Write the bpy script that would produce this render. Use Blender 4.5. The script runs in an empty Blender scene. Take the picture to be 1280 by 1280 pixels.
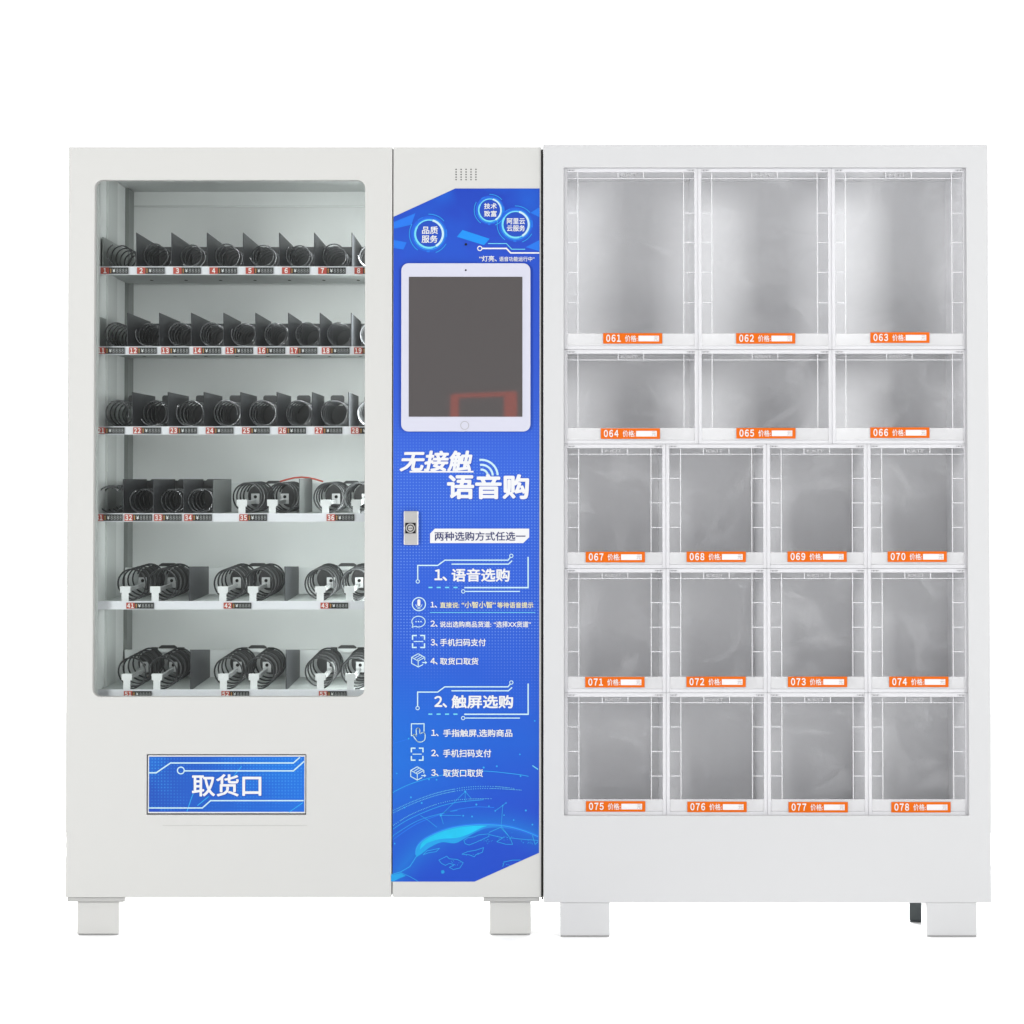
import bpy, bmesh, math, random
from math import radians, sin, cos, tan, atan, pi
random.seed(7)
SC = bpy.context.scene
COL = SC.collection

# ------------------------------------------------------------------ camera
S, D, TH = 520.0, 7.5, radians(1.9)        # photo pixels per metre at the front plane, distance, upward tilt
F = S * D * cos(TH)
PY0 = 580 - F * tan(TH)
EYE = -D * tan(TH + atan((PY0 - 1170) / F))

def X(px, d=0.0): return (px - 640) / F * (D + d) * cos(TH)
def XL(px, d=0.0, py=1150):                # x of a photo point on the plane y = d at the height of row py
    a = TH + atan((PY0 - py) / F)
    return (px - 640) / F * (D + d) * (cos(TH) + tan(a) * sin(TH))
def Z(py, d=0.0): return EYE + (D + d) * tan(TH + atan((PY0 - py) / F))

cam_d = bpy.data.cameras.new('camera')
cam = bpy.data.objects.new('camera', cam_d); COL.objects.link(cam)
cam.location = (0, -D, EYE)
cam.rotation_euler = (pi / 2 + TH, 0, 0)
cam_d.sensor_width = 36; cam_d.lens = F * 36 / 1280
cam_d.shift_y = (PY0 - 640) / 1280
cam_d.clip_start = 0.1; cam_d.clip_end = 500
SC.camera = cam

# ------------------------------------------------------------------ light: an even white studio surround
W = bpy.data.worlds.new('World'); SC.world = W; W.use_nodes = True
wt = W.node_tree; bgn = wt.nodes['Background']; bgn.inputs[1].default_value = 1.3
# white studio all round, dim behind the photographer
wtc = wt.nodes.new('ShaderNodeTexCoord'); wsp = wt.nodes.new('ShaderNodeSeparateXYZ'); wmr = wt.nodes.new('ShaderNodeMapRange')
wt.links.new(wtc.outputs['Generated'], wsp.inputs[0]); wt.links.new(wsp.outputs[1], wmr.inputs[0])
wmr.interpolation_type = 'SMOOTHSTEP'
for i_, v_ in ((1, -.75), (2, -.25), (3, .15), (4, 1.0)): wmr.inputs[i_].default_value = v_
wt.links.new(wmr.outputs[0], bgn.inputs[0])

def area(name, loc, target, sx, sy, power, color=(1, 1, 1)):
    from mathutils import Vector
    l = bpy.data.lights.new(name, 'AREA'); l.shape = 'RECTANGLE'; l.size = sx; l.size_y = sy
    l.energy = power; l.color = color
    o = bpy.data.objects.new(name, l); COL.objects.link(o); o.location = loc
    o.rotation_euler = (Vector(target) - Vector(loc)).to_track_quat('-Z', 'Y').to_euler()
    return o
area('softbox_lamp', (-4.3, -5.9, 2.3), (0, 0, 1.0), 1.2, 1.7, 300)
area('softbox_lamp', (4.2, -5.9, 2.3), (0, 0, 1.0), 1.9, 1.8, 300)
area('floor_fill_lamp', (0, 2.1, .22), (0, -.2, 0), 2.6, .25, 480)  # added low behind the cabinets to wash out the shadow beneath them

SC.view_settings.view_transform = 'Standard'
SC.view_settings.look = 'None'
SC.view_settings.exposure = 0; SC.view_settings.gamma = 1
SC.view_settings.use_curve_mapping = False
SC.cycles.use_denoising = True
SC.cycles.max_bounces = 14; SC.cycles.diffuse_bounces = 6; SC.cycles.glossy_bounces = 6
SC.cycles.transparent_max_bounces = 48; SC.cycles.transmission_bounces = 8
SC.cycles.sample_clamp_indirect = 6

# ------------------------------------------------------------------ materials
def lin(r, g, b, k=1.0):
    f = lambda c: ((c / 255 / 12.92) if c / 255 <= .04045 else (((c / 255 + .055) / 1.055) ** 2.4)) * k
    return (f(r), f(g), f(b), 1)

def mat(name, col, rough=.5, metal=0.0, spec=.5, noise=0.0, nscale=8.0, stretch=None, bump=0.0):
    m = bpy.data.materials.new(name); m.use_nodes = True
    nt = m.node_tree; b = nt.nodes['Principled BSDF']
    b.inputs['Base Color'].default_value = col
    b.inputs['Roughness'].default_value = rough
    b.inputs['Metallic'].default_value = metal
    b.inputs['Specular IOR Level'].default_value = spec
    if noise or bump:
        tc = nt.nodes.new('ShaderNodeTexCoord'); mp = nt.nodes.new('ShaderNodeMapping')
        nt.links.new(tc.outputs['Object'], mp.inputs[0])
        if stretch: mp.inputs['Scale'].default_value = stretch
        nz = nt.nodes.new('ShaderNodeTexNoise'); nz.inputs['Scale'].default_value = nscale
        nz.inputs['Detail'].default_value = 3
        nt.links.new(mp.outputs[0], nz.inputs['Vector'])
        if noise:
            mx = nt.nodes.new('ShaderNodeMix'); mx.data_type = 'RGBA'
            mx.inputs[6].default_value = tuple(c * (1 - noise) for c in col[:3]) + (1,)
            mx.inputs[7].default_value = tuple(min(1, c * (1 + noise)) for c in col[:3]) + (1,)
            nt.links.new(nz.outputs[0], mx.inputs[0]); nt.links.new(mx.outputs[2], b.inputs['Base Color'])
        if bump:
            bp = nt.nodes.new('ShaderNodeBump'); bp.inputs['Strength'].default_value = bump
            bp.inputs['Distance'].default_value = .002
            nt.links.new(nz.outputs[0], bp.inputs['Height']); nt.links.new(bp.outputs[0], b.inputs['Normal'])
    return m

def see_through(name, col, solid, rough=.25, gloss_only=False, tint=(1, 1, 1, 1)):
    """clear plastic or glass: light passes straight through, a share scatters or mirrors off it"""
    m = bpy.data.materials.new(name); m.use_nodes = True
    nt = m.node_tree; nt.nodes.remove(nt.nodes['Principled BSDF'])
    out = nt.nodes['Material Output']
    tr = nt.nodes.new('ShaderNodeBsdfTransparent'); tr.inputs[0].default_value = tint
    mx = nt.nodes.new('ShaderNodeMixShader')
    if gloss_only:
        s = nt.nodes.new('ShaderNodeBsdfGlossy'); s.inputs['Roughness'].default_value = rough
        fr = nt.nodes.new('ShaderNodeFresnel'); fr.inputs[0].default_value = solid
        nt.links.new(fr.outputs[0], mx.inputs[0])
    else:
        s = nt.nodes.new('ShaderNodeBsdfPrincipled'); s.inputs['Base Color'].default_value = col
        s.inputs['Roughness'].default_value = rough
        mx.inputs[0].default_value = solid
    nt.links.new(tr.outputs[0], mx.inputs[1]); nt.links.new(s.outputs[0], mx.inputs[2])
    nt.links.new(mx.outputs[0], out.inputs[0])
    return m

K = 1 / 1.72      # print inks are mixed for the studio's light level
M = {}
M['paint'] = mat('ivory_powder_coat', (.432, .432, .419, 1), .5, spec=.3, noise=.012, nscale=2.5, bump=.0)
M['paint_cool'] = mat('cool_white_powder_coat', (.438, .441, .446, 1), .5, spec=.3, noise=.012, nscale=2.5)
M['plate'] = mat('zinc_plate', (.35, .35, .34, 1), .4, .3)
M['liner'] = mat('liner_sheet', (.82, .835, .83, 1), .45, spec=.4, noise=.03, nscale=3, stretch=(6, 1, .3))
M['rail'] = mat('rail_alloy', (.62, .64, .63, 1), .4, .2)
M['post'] = mat('post_grey', (.22, .235, .225, 1), .5)
M['shelf'] = mat('shelf_sheet', (.55, .58, .57, 1), .4, .1)
M['strip'] = mat('price_strip_plastic', (.80, .80, .85, 1), .35)
M['divider'] = mat('divider_smoked', (.042, .043, .048, 1), .42, spec=.3, noise=.25, nscale=9)
M['divider_light'] = mat('divider_galvanised', (.30, .32, .31, 1), .3, .4, noise=.12, nscale=9)
M['motor'] = mat('motor_plastic', (.055, .056, .058, 1), .45)
M['motor_white'] = mat('motor_bracket_white', (.70, .72, .72, 1), .45)
M['coil'] = mat('coil_wire', (.045, .046, .048, 1), .3, .3)
M['coil_steel'] = mat('coil_bright_wire', (.22, .22, .23, 1), .25, .7)
M['clip_grey'] = mat('clip_arm_grey', (.40, .405, .41, 1), .45)
M['clip'] = mat('clip_white', (.78, .79, .80, 1), .4)
M['hole'] = mat('hole_black', (.012, .012, .012, 1), .8, spec=.1)
M['gap'] = mat('gap_shade', (.07, .068, .062, 1), .7, spec=.2)  # dark tone put in for the shade inside open gaps
M['tag_red'] = mat('tag_red', lin(232, 92, 72, K), .5)
M['tag_white'] = mat('tag_white', (.88, .88, .88, 1), .5)
M['tag_black'] = mat('tag_black', (.012, .013, .014, 1), .4)
M['tag_grey'] = mat('tag_digit', (.42, .425, .43, 1), .5)
M['tag_amber'] = mat('tag_amber', lin(235, 170, 90, K), .5)
M['white_ink'] = mat('white_ink', (.53, .535, .545, 1), .5, spec=.3)
M['ice_ink'] = mat('ice_ink', lin(205, 240, 252, K), .5, spec=.3)
M['cyan_ink'] = mat('cyan_ink', lin(120, 225, 250, K), .5, spec=.3)
M['sky_ink'] = mat('sky_ink', lin(0, 150, 250, K), .5, spec=.3)
M['mid_ink'] = mat('mid_ink', lin(20, 122, 242, K), .5, spec=.3)
M['glow_ink'] = mat('glow_ink', lin(40, 175, 250, K), .5, spec=.3)
M['globe_ink'] = mat('globe_ink', lin(10, 160, 240, K), .5, spec=.3, noise=.35, nscale=14)
M['globe_bright'] = mat('globe_bright', lin(0, 200, 244, K), .5, spec=.3, noise=.25, nscale=16)
M['deep_ink'] = mat('deep_ink', lin(18, 76, 196, K), .5, spec=.3)
M['halo_ink'] = mat('halo_ink', lin(20, 98, 226, K), .5, spec=.3)
M['divider_mid'] = mat('divider_grey', (.12, .125, .125, 1), .45, spec=.3, noise=.2, nscale=9)
M['cap_black'] = mat('cap_black', (.016, .016, .017, 1), .5)
M['yellow_ink'] = mat('yellow_ink', lin(243, 236, 190, K), .5, spec=.3)
M['navy_ink'] = mat('navy_ink', lin(48, 52, 110, K), .5, spec=.3)
M['tablet'] = mat('tablet_shell', lin(223, 224, 240, K), .35)
M['screen'] = mat('dark_screen_glass', (.062, .056, .056, 1), .02)
M['screen'].node_tree.nodes['Principled BSDF'].inputs['IOR'].default_value = 2.2
M['red_frame'] = mat('red_lacquer', (.82, .085, .03, 1), .5)
M['steel'] = mat('lock_steel', (.55, .55, .54, 1), .3, .7)
M['lens'] = mat('lens_black', (.01, .01, .012, 1), .2)
M['orange'] = mat('label_orange', lin(243, 112, 0, K), .6, spec=.15)
M['label_white'] = mat('label_white', lin(252, 248, 248, K), .5)
M['label_mark'] = mat('label_mark', lin(200, 175, 170, K), .5)
M['glass'] = see_through('window_glass', None, 1.5, .0, True, (.972, .988, .98, 1))
M['pane'] = see_through('clear_plastic', (.62, .625, .64, 1), .05, .3)
def smudge(m, lo, hi, scale):
    """cloudy wiping marks: the share of light the sheet scatters drifts over it"""
    nt = m.node_tree; N = nt.nodes; L = nt.links
    mx = [n for n in N if n.type == 'MIX_SHADER'][0]
    tc = N.new('ShaderNodeTexCoord'); n1 = N.new('ShaderNodeTexNoise'); n1.inputs['Scale'].default_value = scale
    n1.inputs['Detail'].default_value = 3; n1.inputs['Distortion'].default_value = 2.2
    mr = N.new('ShaderNodeMapRange'); mr.interpolation_type = 'SMOOTHSTEP'
    for i_, v_ in ((1, .45), (2, .78), (3, lo), (4, hi)): mr.inputs[i_].default_value = v_
    L.new(tc.outputs['Object'], n1.inputs['Vector']); L.new(n1.outputs[0], mr.inputs[0]); L.new(mr.outputs[0], mx.inputs[0])
smudge(M['pane'], .05, .115, 5.0)
M['milky'] = see_through('milky_plastic', (.64, .64, .66, 1), .66, .3)
M['haze_plastic'] = see_through('hazy_plastic', (.70, .70, .71, 1), .42, .3)
M['rib'] = see_through('rib_plastic', (.80, .80, .82, 1), .55, .3)
M['bin_wall'] = mat('bin_side', (.70, .70, .715, 1), .35, spec=.5)
M['bin_back'] = mat('bin_back', (.71, .716, .726, 1), .5, .3, noise=.10, nscale=3.0, stretch=(1.6, 1, .8))
M['hinge'] = mat('hinge_grey', (.17, .17, .175, 1), .4)
M['moulded_grey'] = mat('moulded_grey', (.36, .36, .37, 1), .4)
M['dark_leg'] = mat('dark_leg', (.035, .045, .047, 1), .35)
M['pad'] = mat('leg_pad', (.28, .28, .28, 1), .6)
M['floor'] = mat('white_studio_floor', (.95, .95, .95, 1), .9, spec=.05)

def film_material():
    m = bpy.data.materials.new('printed_blue_film'); m.use_nodes = True
    nt = m.node_tree; N = nt.nodes; L = nt.links; b = N['Principled BSDF']
    b.inputs['Roughness'].default_value = .4; b.inputs['Specular IOR Level'].default_value = .3
    tc = N.new('ShaderNodeTexCoord'); sp = N.new('ShaderNodeSeparateXYZ'); L.new(tc.outputs['Object'], sp.inputs[0])
    def mth(op, a, bb=None, clamp=False):
        n = N.new('ShaderNodeMath'); n.operation = op; n.use_clamp = clamp
        for i, v in enumerate((a, bb)):
            if v is None: continue
            if isinstance(v, (int, float)): n.inputs[i].default_value = v
            else: L.new(v, n.inputs[i])
        return n.outputs[0]
    def mixc(f, a, c):
        n = N.new('ShaderNodeMix'); n.data_type = 'RGBA'; L.new(f, n.inputs[0])
        for i, v in ((6, a), (7, c)):
            if isinstance(v, tuple): n.inputs[i].default_value = v
            else: L.new(v, n.inputs[i])
        return n.outputs[2]
    z0, z1 = Z(1102), Z(235)
    t = mth('DIVIDE', mth('SUBTRACT', sp.outputs[2], z0), z1 - z0)
    cr = N.new('ShaderNodeValToRGB'); L.new(t, cr.inputs[0]); e = cr.color_ramp
    stops = [(0, (8, 80, 218)), (.10, (10, 84, 222)), (.2, (4, 104, 230)), (.30, (30, 98, 228)), (.42, (40, 100, 230)),
             (.6, (52, 108, 236)), (.75, (46, 94, 226)), (.88, (40, 88, 222)), (1, (26, 74, 206))]
    while len(e.elements) < len(stops): e.elements.new(.5)
    for el, (p, c) in zip(e.elements, stops):
        el.position = p; el.color = lin(*c, K)
    # lower left of the artwork runs to azure
    u = mth('DIVIDE', mth('SUBTRACT', sp.outputs[0], X(489)), X(674) - X(489))
    low = mth('SUBTRACT', 1, mth('MULTIPLY', mth('ABSOLUTE', mth('SUBTRACT', t, .17)), 6), True)
    left = mth('SUBTRACT', 1, mth('MULTIPLY', u, 1.5), True)
    c = mixc(mth('MULTIPLY', mth('MULTIPLY', low, left), .9), cr.outputs[0], lin(0, 122, 238, K))
    rt = mth('MULTIPLY', mth('MULTIPLY', mth('SUBTRACT', u, .55, True), .8), mth('SUBTRACT', .5, t, True))
    c = mixc(rt, c, lin(44, 62, 208, K))
    # azure patches at the top
    nz = N.new('ShaderNodeTexNoise'); nz.inputs['Scale'].default_value = 7; nz.inputs['Detail'].default_value = 2
    L.new(tc.outputs['Object'], nz.inputs['Vector'])
    top = mth('MULTIPLY', mth('SUBTRACT', t, .86, True), 6, True)
    pt = mth('MULTIPLY', mth('MULTIPLY', mth('SUBTRACT', nz.outputs[0], .44, True), 6, True), top)
    c = mixc(mth('MULTIPLY', pt, .9), c, lin(24, 110, 235, K))
    # halo of the printed globe
    gx = mth('SUBTRACT', sp.outputs[0], X(611.3)); gz = mth('SUBTRACT', sp.outputs[2], Z(1167))
    gd = mth('SUBTRACT', mth('SQRT', mth('ADD', mth('MULTIPLY', gx, gx), mth('MULTIPLY', gz, gz))), 136 / S)
    out_ = mth('SUBTRACT', 1, mth('MULTIPLY', mth('ABSOLUTE', gd), 16), True)
    c = mixc(mth('MULTIPLY', mth('MULTIPLY', out_, out_), .6), c, lin(0, 140, 240, K))
    # half-tone dots
    P = .0073
    fx = mth('SUBTRACT', mth('FRACT', mth('DIVIDE', sp.outputs[0], P)), .5)
    fz = mth('SUBTRACT', mth('FRACT', mth('DIVIDE', sp.outputs[2], P)), .5)
    r2 = mth('ADD', mth('MULTIPLY', fx, fx), mth('MULTIPLY', fz, fz))
    dot = mth('LESS_THAN', r2, .05)
    nz2 = N.new('ShaderNodeTexNoise'); nz2.inputs['Scale'].default_value = 4.5; nz2.inputs['Detail'].default_value = 1
    L.new(tc.outputs['Object'], nz2.inputs['Vector'])
    band = mth('SUBTRACT', 1, mth('MULTIPLY', mth('ABSOLUTE', mth('SUBTRACT', t, .47)), 4.2), True)
    dm = mth('MULTIPLY', mth('MULTIPLY', mth('SUBTRACT', nz2.outputs[0], .30, True), 3.5, True), mth('MULTIPLY', band, 2, True))
    c = mixc(mth('MULTIPLY', mth('MULTIPLY', dot, dm), .75), c, lin(120, 165, 250, K))
    c = mixc(mth('ADD', 0.12, 0.0), c, (0, 0, 0, 1))
    L.new(c, b.inputs['Base Color'])
    return m
M['film'] = film_material()
def globe_gradient(m, c0, c1):
    nt = m.node_tree; N = nt.nodes; L = nt.links; b_ = N['Principled BSDF']
    tc = N.new('ShaderNodeTexCoord'); sp = N.new('ShaderNodeSeparateXYZ'); mr = N.new('ShaderNodeMapRange'); mx = N.new('ShaderNodeMix'); mx.data_type = 'RGBA'
    L.new(tc.outputs['Object'], sp.inputs[0]); L.new(sp.outputs[0], mr.inputs[0])
    mr.inputs[1].default_value = X(575); mr.inputs[2].default_value = X(650)
    L.new(mr.outputs[0], mx.inputs[0]); mx.inputs[6].default_value = c0; mx.inputs[7].default_value = c1
    L.new(mx.outputs[2], b_.inputs['Base Color'])
globe_gradient(M['globe_ink'], lin(5, 165, 238, K), lin(25, 110, 232, K))

def flap_material():
    m = bpy.data.materials.new('printed_flap_film'); m.use_nodes = True
    nt = m.node_tree; N = nt.nodes; L = nt.links; b = N['Principled BSDF']
    b.inputs['Roughness'].default_value = .4; b.inputs['Specular IOR Level'].default_value = .3
    tc = N.new('ShaderNodeTexCoord'); sp = N.new('ShaderNodeSeparateXYZ'); L.new(tc.outputs['Object'], sp.inputs[0])
    def mth(op, a, bb=None, clamp=False):
        n = N.new('ShaderNodeMath'); n.operation = op; n.use_clamp = clamp
        for i, v in enumerate((a, bb)):
            if v is None: continue
            if isinstance(v, (int, float)): n.inputs[i].default_value = v
            else: L.new(v, n.inputs[i])
        return n.outputs[0]
    def mixc(f, a, c):
        n = N.new('ShaderNodeMix'); n.data_type = 'RGBA'; L.new(f, n.inputs[0])
        for i, v in ((6, a), (7, c)):
            if isinstance(v, tuple): n.inputs[i].default_value = v
            else: L.new(v, n.inputs[i])
        return n.outputs[2]
    u = mth('DIVIDE', mth('SUBTRACT', sp.outputs[0], X(185)), X(383) - X(185))
    nz = N.new('ShaderNodeTexNoise'); nz.inputs['Scale'].default_value = 6; L.new(tc.outputs['Object'], nz.inputs['Vector'])
    c = mixc(u, lin(8, 80, 190, K), lin(8, 112, 226, K))
    c = mixc(mth('MULTIPLY', mth('SUBTRACT', nz.outputs[0], .5, True), 2.5, True), c, lin(0, 130, 235, K))
    P = .0076
    fx = mth('SUBTRACT', mth('FRACT', mth('DIVIDE', sp.outputs[0], P)), .5)
    fz = mth('SUBTRACT', mth('FRACT', mth('DIVIDE', sp.outputs[2], P)), .5)
    dot = mth('LESS_THAN', mth('ADD', mth('MULTIPLY', fx, fx), mth('MULTIPLY', fz, fz)), .06)
    dm = mth('MULTIPLY', mth('SUBTRACT', nz.outputs[0], .42, True), 6, True)
    c = mixc(mth('MULTIPLY', mth('MULTIPLY', dot, dm), .55), c, lin(60, 165, 245, K))
    L.new(c, b.inputs['Base Color'])
    return m
M['flap_film'] = flap_material()

# ------------------------------------------------------------------ mesh helpers
class MB:
    def __init__(self): self.bm = bmesh.new(); self.m = []
    def mi(self, k):
        if k not in self.m: self.m.append(k)
        return self.m.index(k)
    def face(self, pts, k, smooth=False):
        f = self.bm.faces.new([self.bm.verts.new(p) for p in pts]); f.material_index = self.mi(k); f.smooth = smooth
        return f
    def box(self, x0, x1, y0, y1, z0, z1, k):
        if x0 > x1: x0, x1 = x1, x0
        if z0 > z1: z0, z1 = z1, z0
        v = [self.bm.verts.new((x, y, z)) for x in (x0, x1) for y in (y0, y1) for z in (z0, z1)]
        for q in ((0, 1, 3, 2), (4, 6, 7, 5), (0, 4, 5, 1), (2, 3, 7, 6), (0, 2, 6, 4), (1, 5, 7, 3)):
            f = self.bm.faces.new([v[i] for i in q]); f.material_index = self.mi(k)
    def pbox(self, px0, py0, px1, py1, y0, y1, k, d=None):
        d = y0 if d is None else d
        self.box(X(px0, d), X(px1, d), y0, y1, Z(py1, d), Z(py0, d), k)
    def plate(self, outer, holes, y0, y1, k):
        """flat sheet with openings; loops are lists of (x, z)"""
        bm = self.bm; i = self.mi(k); loops = []; edges = []
        for lp in [outer] + holes:
            vs = [bm.verts.new((x, y0, z)) for x, z in lp]
            es = [bm.edges.new((vs[j], vs[(j + 1) % len(vs)])) for j in range(len(vs))]
            loops.append(vs); edges += es
        r = bmesh.ops.triangle_fill(bm, edges=edges, use_beauty=True, use_dissolve=False, normal=(0, -1, 0))
        fs = [g for g in r['geom'] if isinstance(g, bmesh.types.BMFace)]
        mp = {}
        for vs in loops:
            for v in vs: mp[v] = bm.verts.new((v.co.x, y1, v.co.z))
        for f in fs:
            f.material_index = i
            g = bm.faces.new([mp[v] for v in reversed(f.verts)]); g.material_index = i
        for vs in loops:
            for j in range(len(vs)):
                a, b = vs[j], vs[(j + 1) % len(vs)]
                f = bm.faces.new((a, b, mp[b], mp[a])); f.material_index = i
    # ---- flat print, in photo pixels on the plane y
    def poly(self, pts, y, k):
        f = self.face([(X(a), y, Z(b)) for a, b in pts], k)
        f.normal_update()
        if f.normal.y > 0: f.normal_flip()
    def line(self, pts, w, y, k, closed=False):
        n = len(pts)
        if closed: pts = pts + [pts[0], pts[1]]
        for j in range(len(pts) - 1 - (1 if closed else 0)):
            (ax, ay), (bx, by) = pts[j], pts[j + 1]
            l = math.hypot(bx - ax, by - ay) or 1
            ux, uy = (bx - ax) / l, (by - ay) / l; nx, ny = -uy * w / 2, ux * w / 2
            e0 = w * .35 if (j > 0 or closed) else 0
            e1 = w * .35 if (j < n - 2 or closed) else 0
            yy = y - .00003 * (j % 2)
            self.poly([(ax - ux * e0 + nx, ay - uy * e0 + ny), (bx + ux * e1 + nx, by + uy * e1 + ny),
                       (bx + ux * e1 - nx, by + uy * e1 - ny), (ax - ux * e0 - nx, ay - uy * e0 - ny)], yy, k)
    def arc(self, cx, cy, r, w, y, k, a0=0, a1=360, n=40, ry=None):
        ry = ry or r
        n = max(3, int(n * abs(a1 - a0) / 360))
        for j in range(n):
            t0 = radians(a0 + (a1 - a0) * j / n); t1 = radians(a0 + (a1 - a0) * (j + 1) / n)
            P = lambda t, rr: (cx + cos(t) * rr, cy - sin(t) * (rr + ry - r))
            self.poly([P(t0, r - w / 2), P(t1, r - w / 2), P(t1, r + w / 2), P(t0, r + w / 2)], y, k)
    def disc(self, cx, cy, r, y, k, n=16):
        self.poly([(cx + r * cos(2 * pi * j / n), cy + r * sin(2 * pi * j / n)) for j in range(n)], y, k)
    def text(self, body, x0, y0, x1, y1, y, k, bold=.02, shear=0.0, d=0.0, res=3):
        """lettering fitted to the pixel box x0..x1, y0..y1 on the plane y"""
        c = bpy.data.curves.new('t', 'FONT'); c.size = 1; c.shear = shear
        if any(ch.isdigit() for ch in body) and set(body) <= set('0123456789、'):
            body = ''.join(chr(ord(ch) + 0xFEE0) if ch.isdigit() else ch for ch in body); c.space_character = .54
        c.body = body
        c.resolution_u = res
        o = bpy.data.objects.new('t', c); me = o.to_mesh()
        xs = [v.co.x for v in me.vertices]; ys = [v.co.y for v in me.vertices]
        g_ = max(0, bold)                                     # a heavier stroke: the same glyph laid down again a hair beside itself
        a, b, e, g = min(xs) - g_, max(xs) + g_, min(ys) - g_, max(ys) + g_
        X0, X1, Z0, Z1 = X(x0, d), X(x1, d), Z(y1, d), Z(y0, d)
        i = self.mi(k)
        sh_ = [(0, 0)] if g_ == 0 else [(g_, 0), (-g_, 0), (0, g_), (0, -g_), (g_ * .7, g_ * .7), (-g_ * .7, g_ * .7), (g_ * .7, -g_ * .7), (-g_ * .7, -g_ * .7)]
        for j, (dx, dy) in enumerate(sh_):
            vs = [self.bm.verts.new((X0 + (v.co.x + dx - a) / (b - a) * (X1 - X0), y - j * .00002, Z0 + (v.co.y + dy - e) / (g - e) * (Z1 - Z0)))
                  for v in me.vertices]
            for p in me.polygons:
                try:
                    f = self.bm.faces.new([vs[q] for q in p.vertices]); f.material_index = i
                except ValueError: pass
        o.to_mesh_clear(); bpy.data.objects.remove(o); bpy.data.curves.remove(c)
    def tube(self, path, r, k, n=6):
        from mathutils import Vector
        bm = self.bm; i = self.mi(k); rings = []
        pts = [Vector(p) for p in path]
        for j, p in enumerate(pts):
            t = (pts[min(j + 1, len(pts) - 1)] - pts[max(j - 1, 0)]).normalized()
            ref = Vector((0, 1, 0)) if abs(t.y) < .9 else Vector((1, 0, 0))
            u = t.cross(ref).normalized(); w = t.cross(u)
            rings.append([bm.verts.new(p + u * (r * cos(2 * pi * q / n)) + w * (r * sin(2 * pi * q / n))) for q in range(n)])
        for a, b in zip(rings, rings[1:]):
            for q in range(n):
                f = bm.faces.new((a[q], a[(q + 1) % n], b[(q + 1) % n], b[q])); f.material_index = i; f.smooth = True
        for e in (rings[0], rings[-1]):
            f = bm.faces.new(e); f.material_index = i
    def cyl(self, cx, cz, r, y0, y1, k, n=28):
        bm = self.bm; i = self.mi(k)
        a = [bm.verts.new((cx + r * cos(2 * pi * q / n), y0, cz + r * sin(2 * pi * q / n))) for q in range(n)]
        b = [bm.verts.new((v.co.x, y1, v.co.z)) for v in a]
        for q in range(n):
            f = bm.faces.new((a[q], a[(q + 1) % n], b[(q + 1) % n], b[q])); f.material_index = i; f.smooth = True
        for e in (a, b): bm.faces.new(e).material_index = i
    def build(self, name, parent=None, bevel=0.0, recalc=True):
        if recalc: bmesh.ops.recalc_face_normals(self.bm, faces=self.bm.faces[:])
        me = bpy.data.meshes.new(name); self.bm.to_mesh(me); self.bm.free()
        for k in self.m: me.materials.append(M[k])
        o = bpy.data.objects.new(name, me); COL.objects.link(o)
        if parent is not None: o.parent = parent
        if bevel:
            b = o.modifiers.new('edge', 'BEVEL'); b.width = bevel; b.segments = 2; b.limit_method = 'ANGLE'; b.angle_limit = radians(40)
        return o

def root(name, label, cat):
    o = bpy.data.objects.new(name, None); COL.objects.link(o); o.empty_display_size = .2
    o['label'] = label; o['category'] = cat
    return o
def rrect(x0, z0, x1, z1, r, n=6):
    if x0 > x1: x0, x1 = x1, x0
    if z0 > z1: z0, z1 = z1, z0
    out = []
    for cx, cz, a in ((x1 - r, z1 - r, 0), (x0 + r, z1 - r, 90), (x0 + r, z0 + r, 180), (x1 - r, z0 + r, 270)):
        for j in range(n + 1):
            t = radians(a + 90 * j / n); out.append((cx + r * cos(t), cz + r * sin(t)))
    return out
def prect(px0, py0, px1, py1, d=0, r=0):
    x0, x1, z0, z1 = X(px0, d), X(px1, d), Z(py1, d), Z(py0, d)
    return rrect(x0, z0, x1, z1, r) if r else [(x0, z0), (x1, z0), (x1, z1), (x0, z1)]

# ------------------------------------------------------------------ the setting
b = MB(); n = 48
b.face([(7 * cos(2 * pi * j / n), 7 * sin(2 * pi * j / n), -.001) for j in range(n)], 'floor')
fl = b.build('floor'); fl['kind'] = 'structure'

# ================================================================== vending machine
vm = root('vending_machine', 'ivory vending machine with a glass door over spiral coils and a blue instruction panel', 'vending machine')
BACK = .79
# carcass
b = MB()
xl, xr, zt, zb = X(84.5), X(677.4), Z(184), Z(1122)
IN_L, IN_R = X(116.2), X(484)              # inside of the display chamber
IN_T, IN_B = Z(208), Z(880)
y0 = .037
b.box(xl + .002, IN_L - .012, y0, BACK, zb, zt - .001, 'paint')
b.box(IN_R + .012, X(676), y0, BACK, zb, zt - .001, 'paint')
b.box(IN_L - .012, IN_R + .012, y0, BACK, IN_T + .012, zt - .001, 'paint')
b.box(IN_L - .012, IN_R + .012, y0 + .02, BACK, zb, IN_B - .012, 'paint')
b.box(IN_L - .012, IN_R + .012, BACK - .02, BACK, IN_B - .012, IN_T + .012, 'paint')
b.box(X(676.6), X(678.9), .012, BACK, zb - .006, zt - .004, 'gap')  # dark strip painting the shade between the two cabinets
b.build('cabinet_body', vm)
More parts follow.
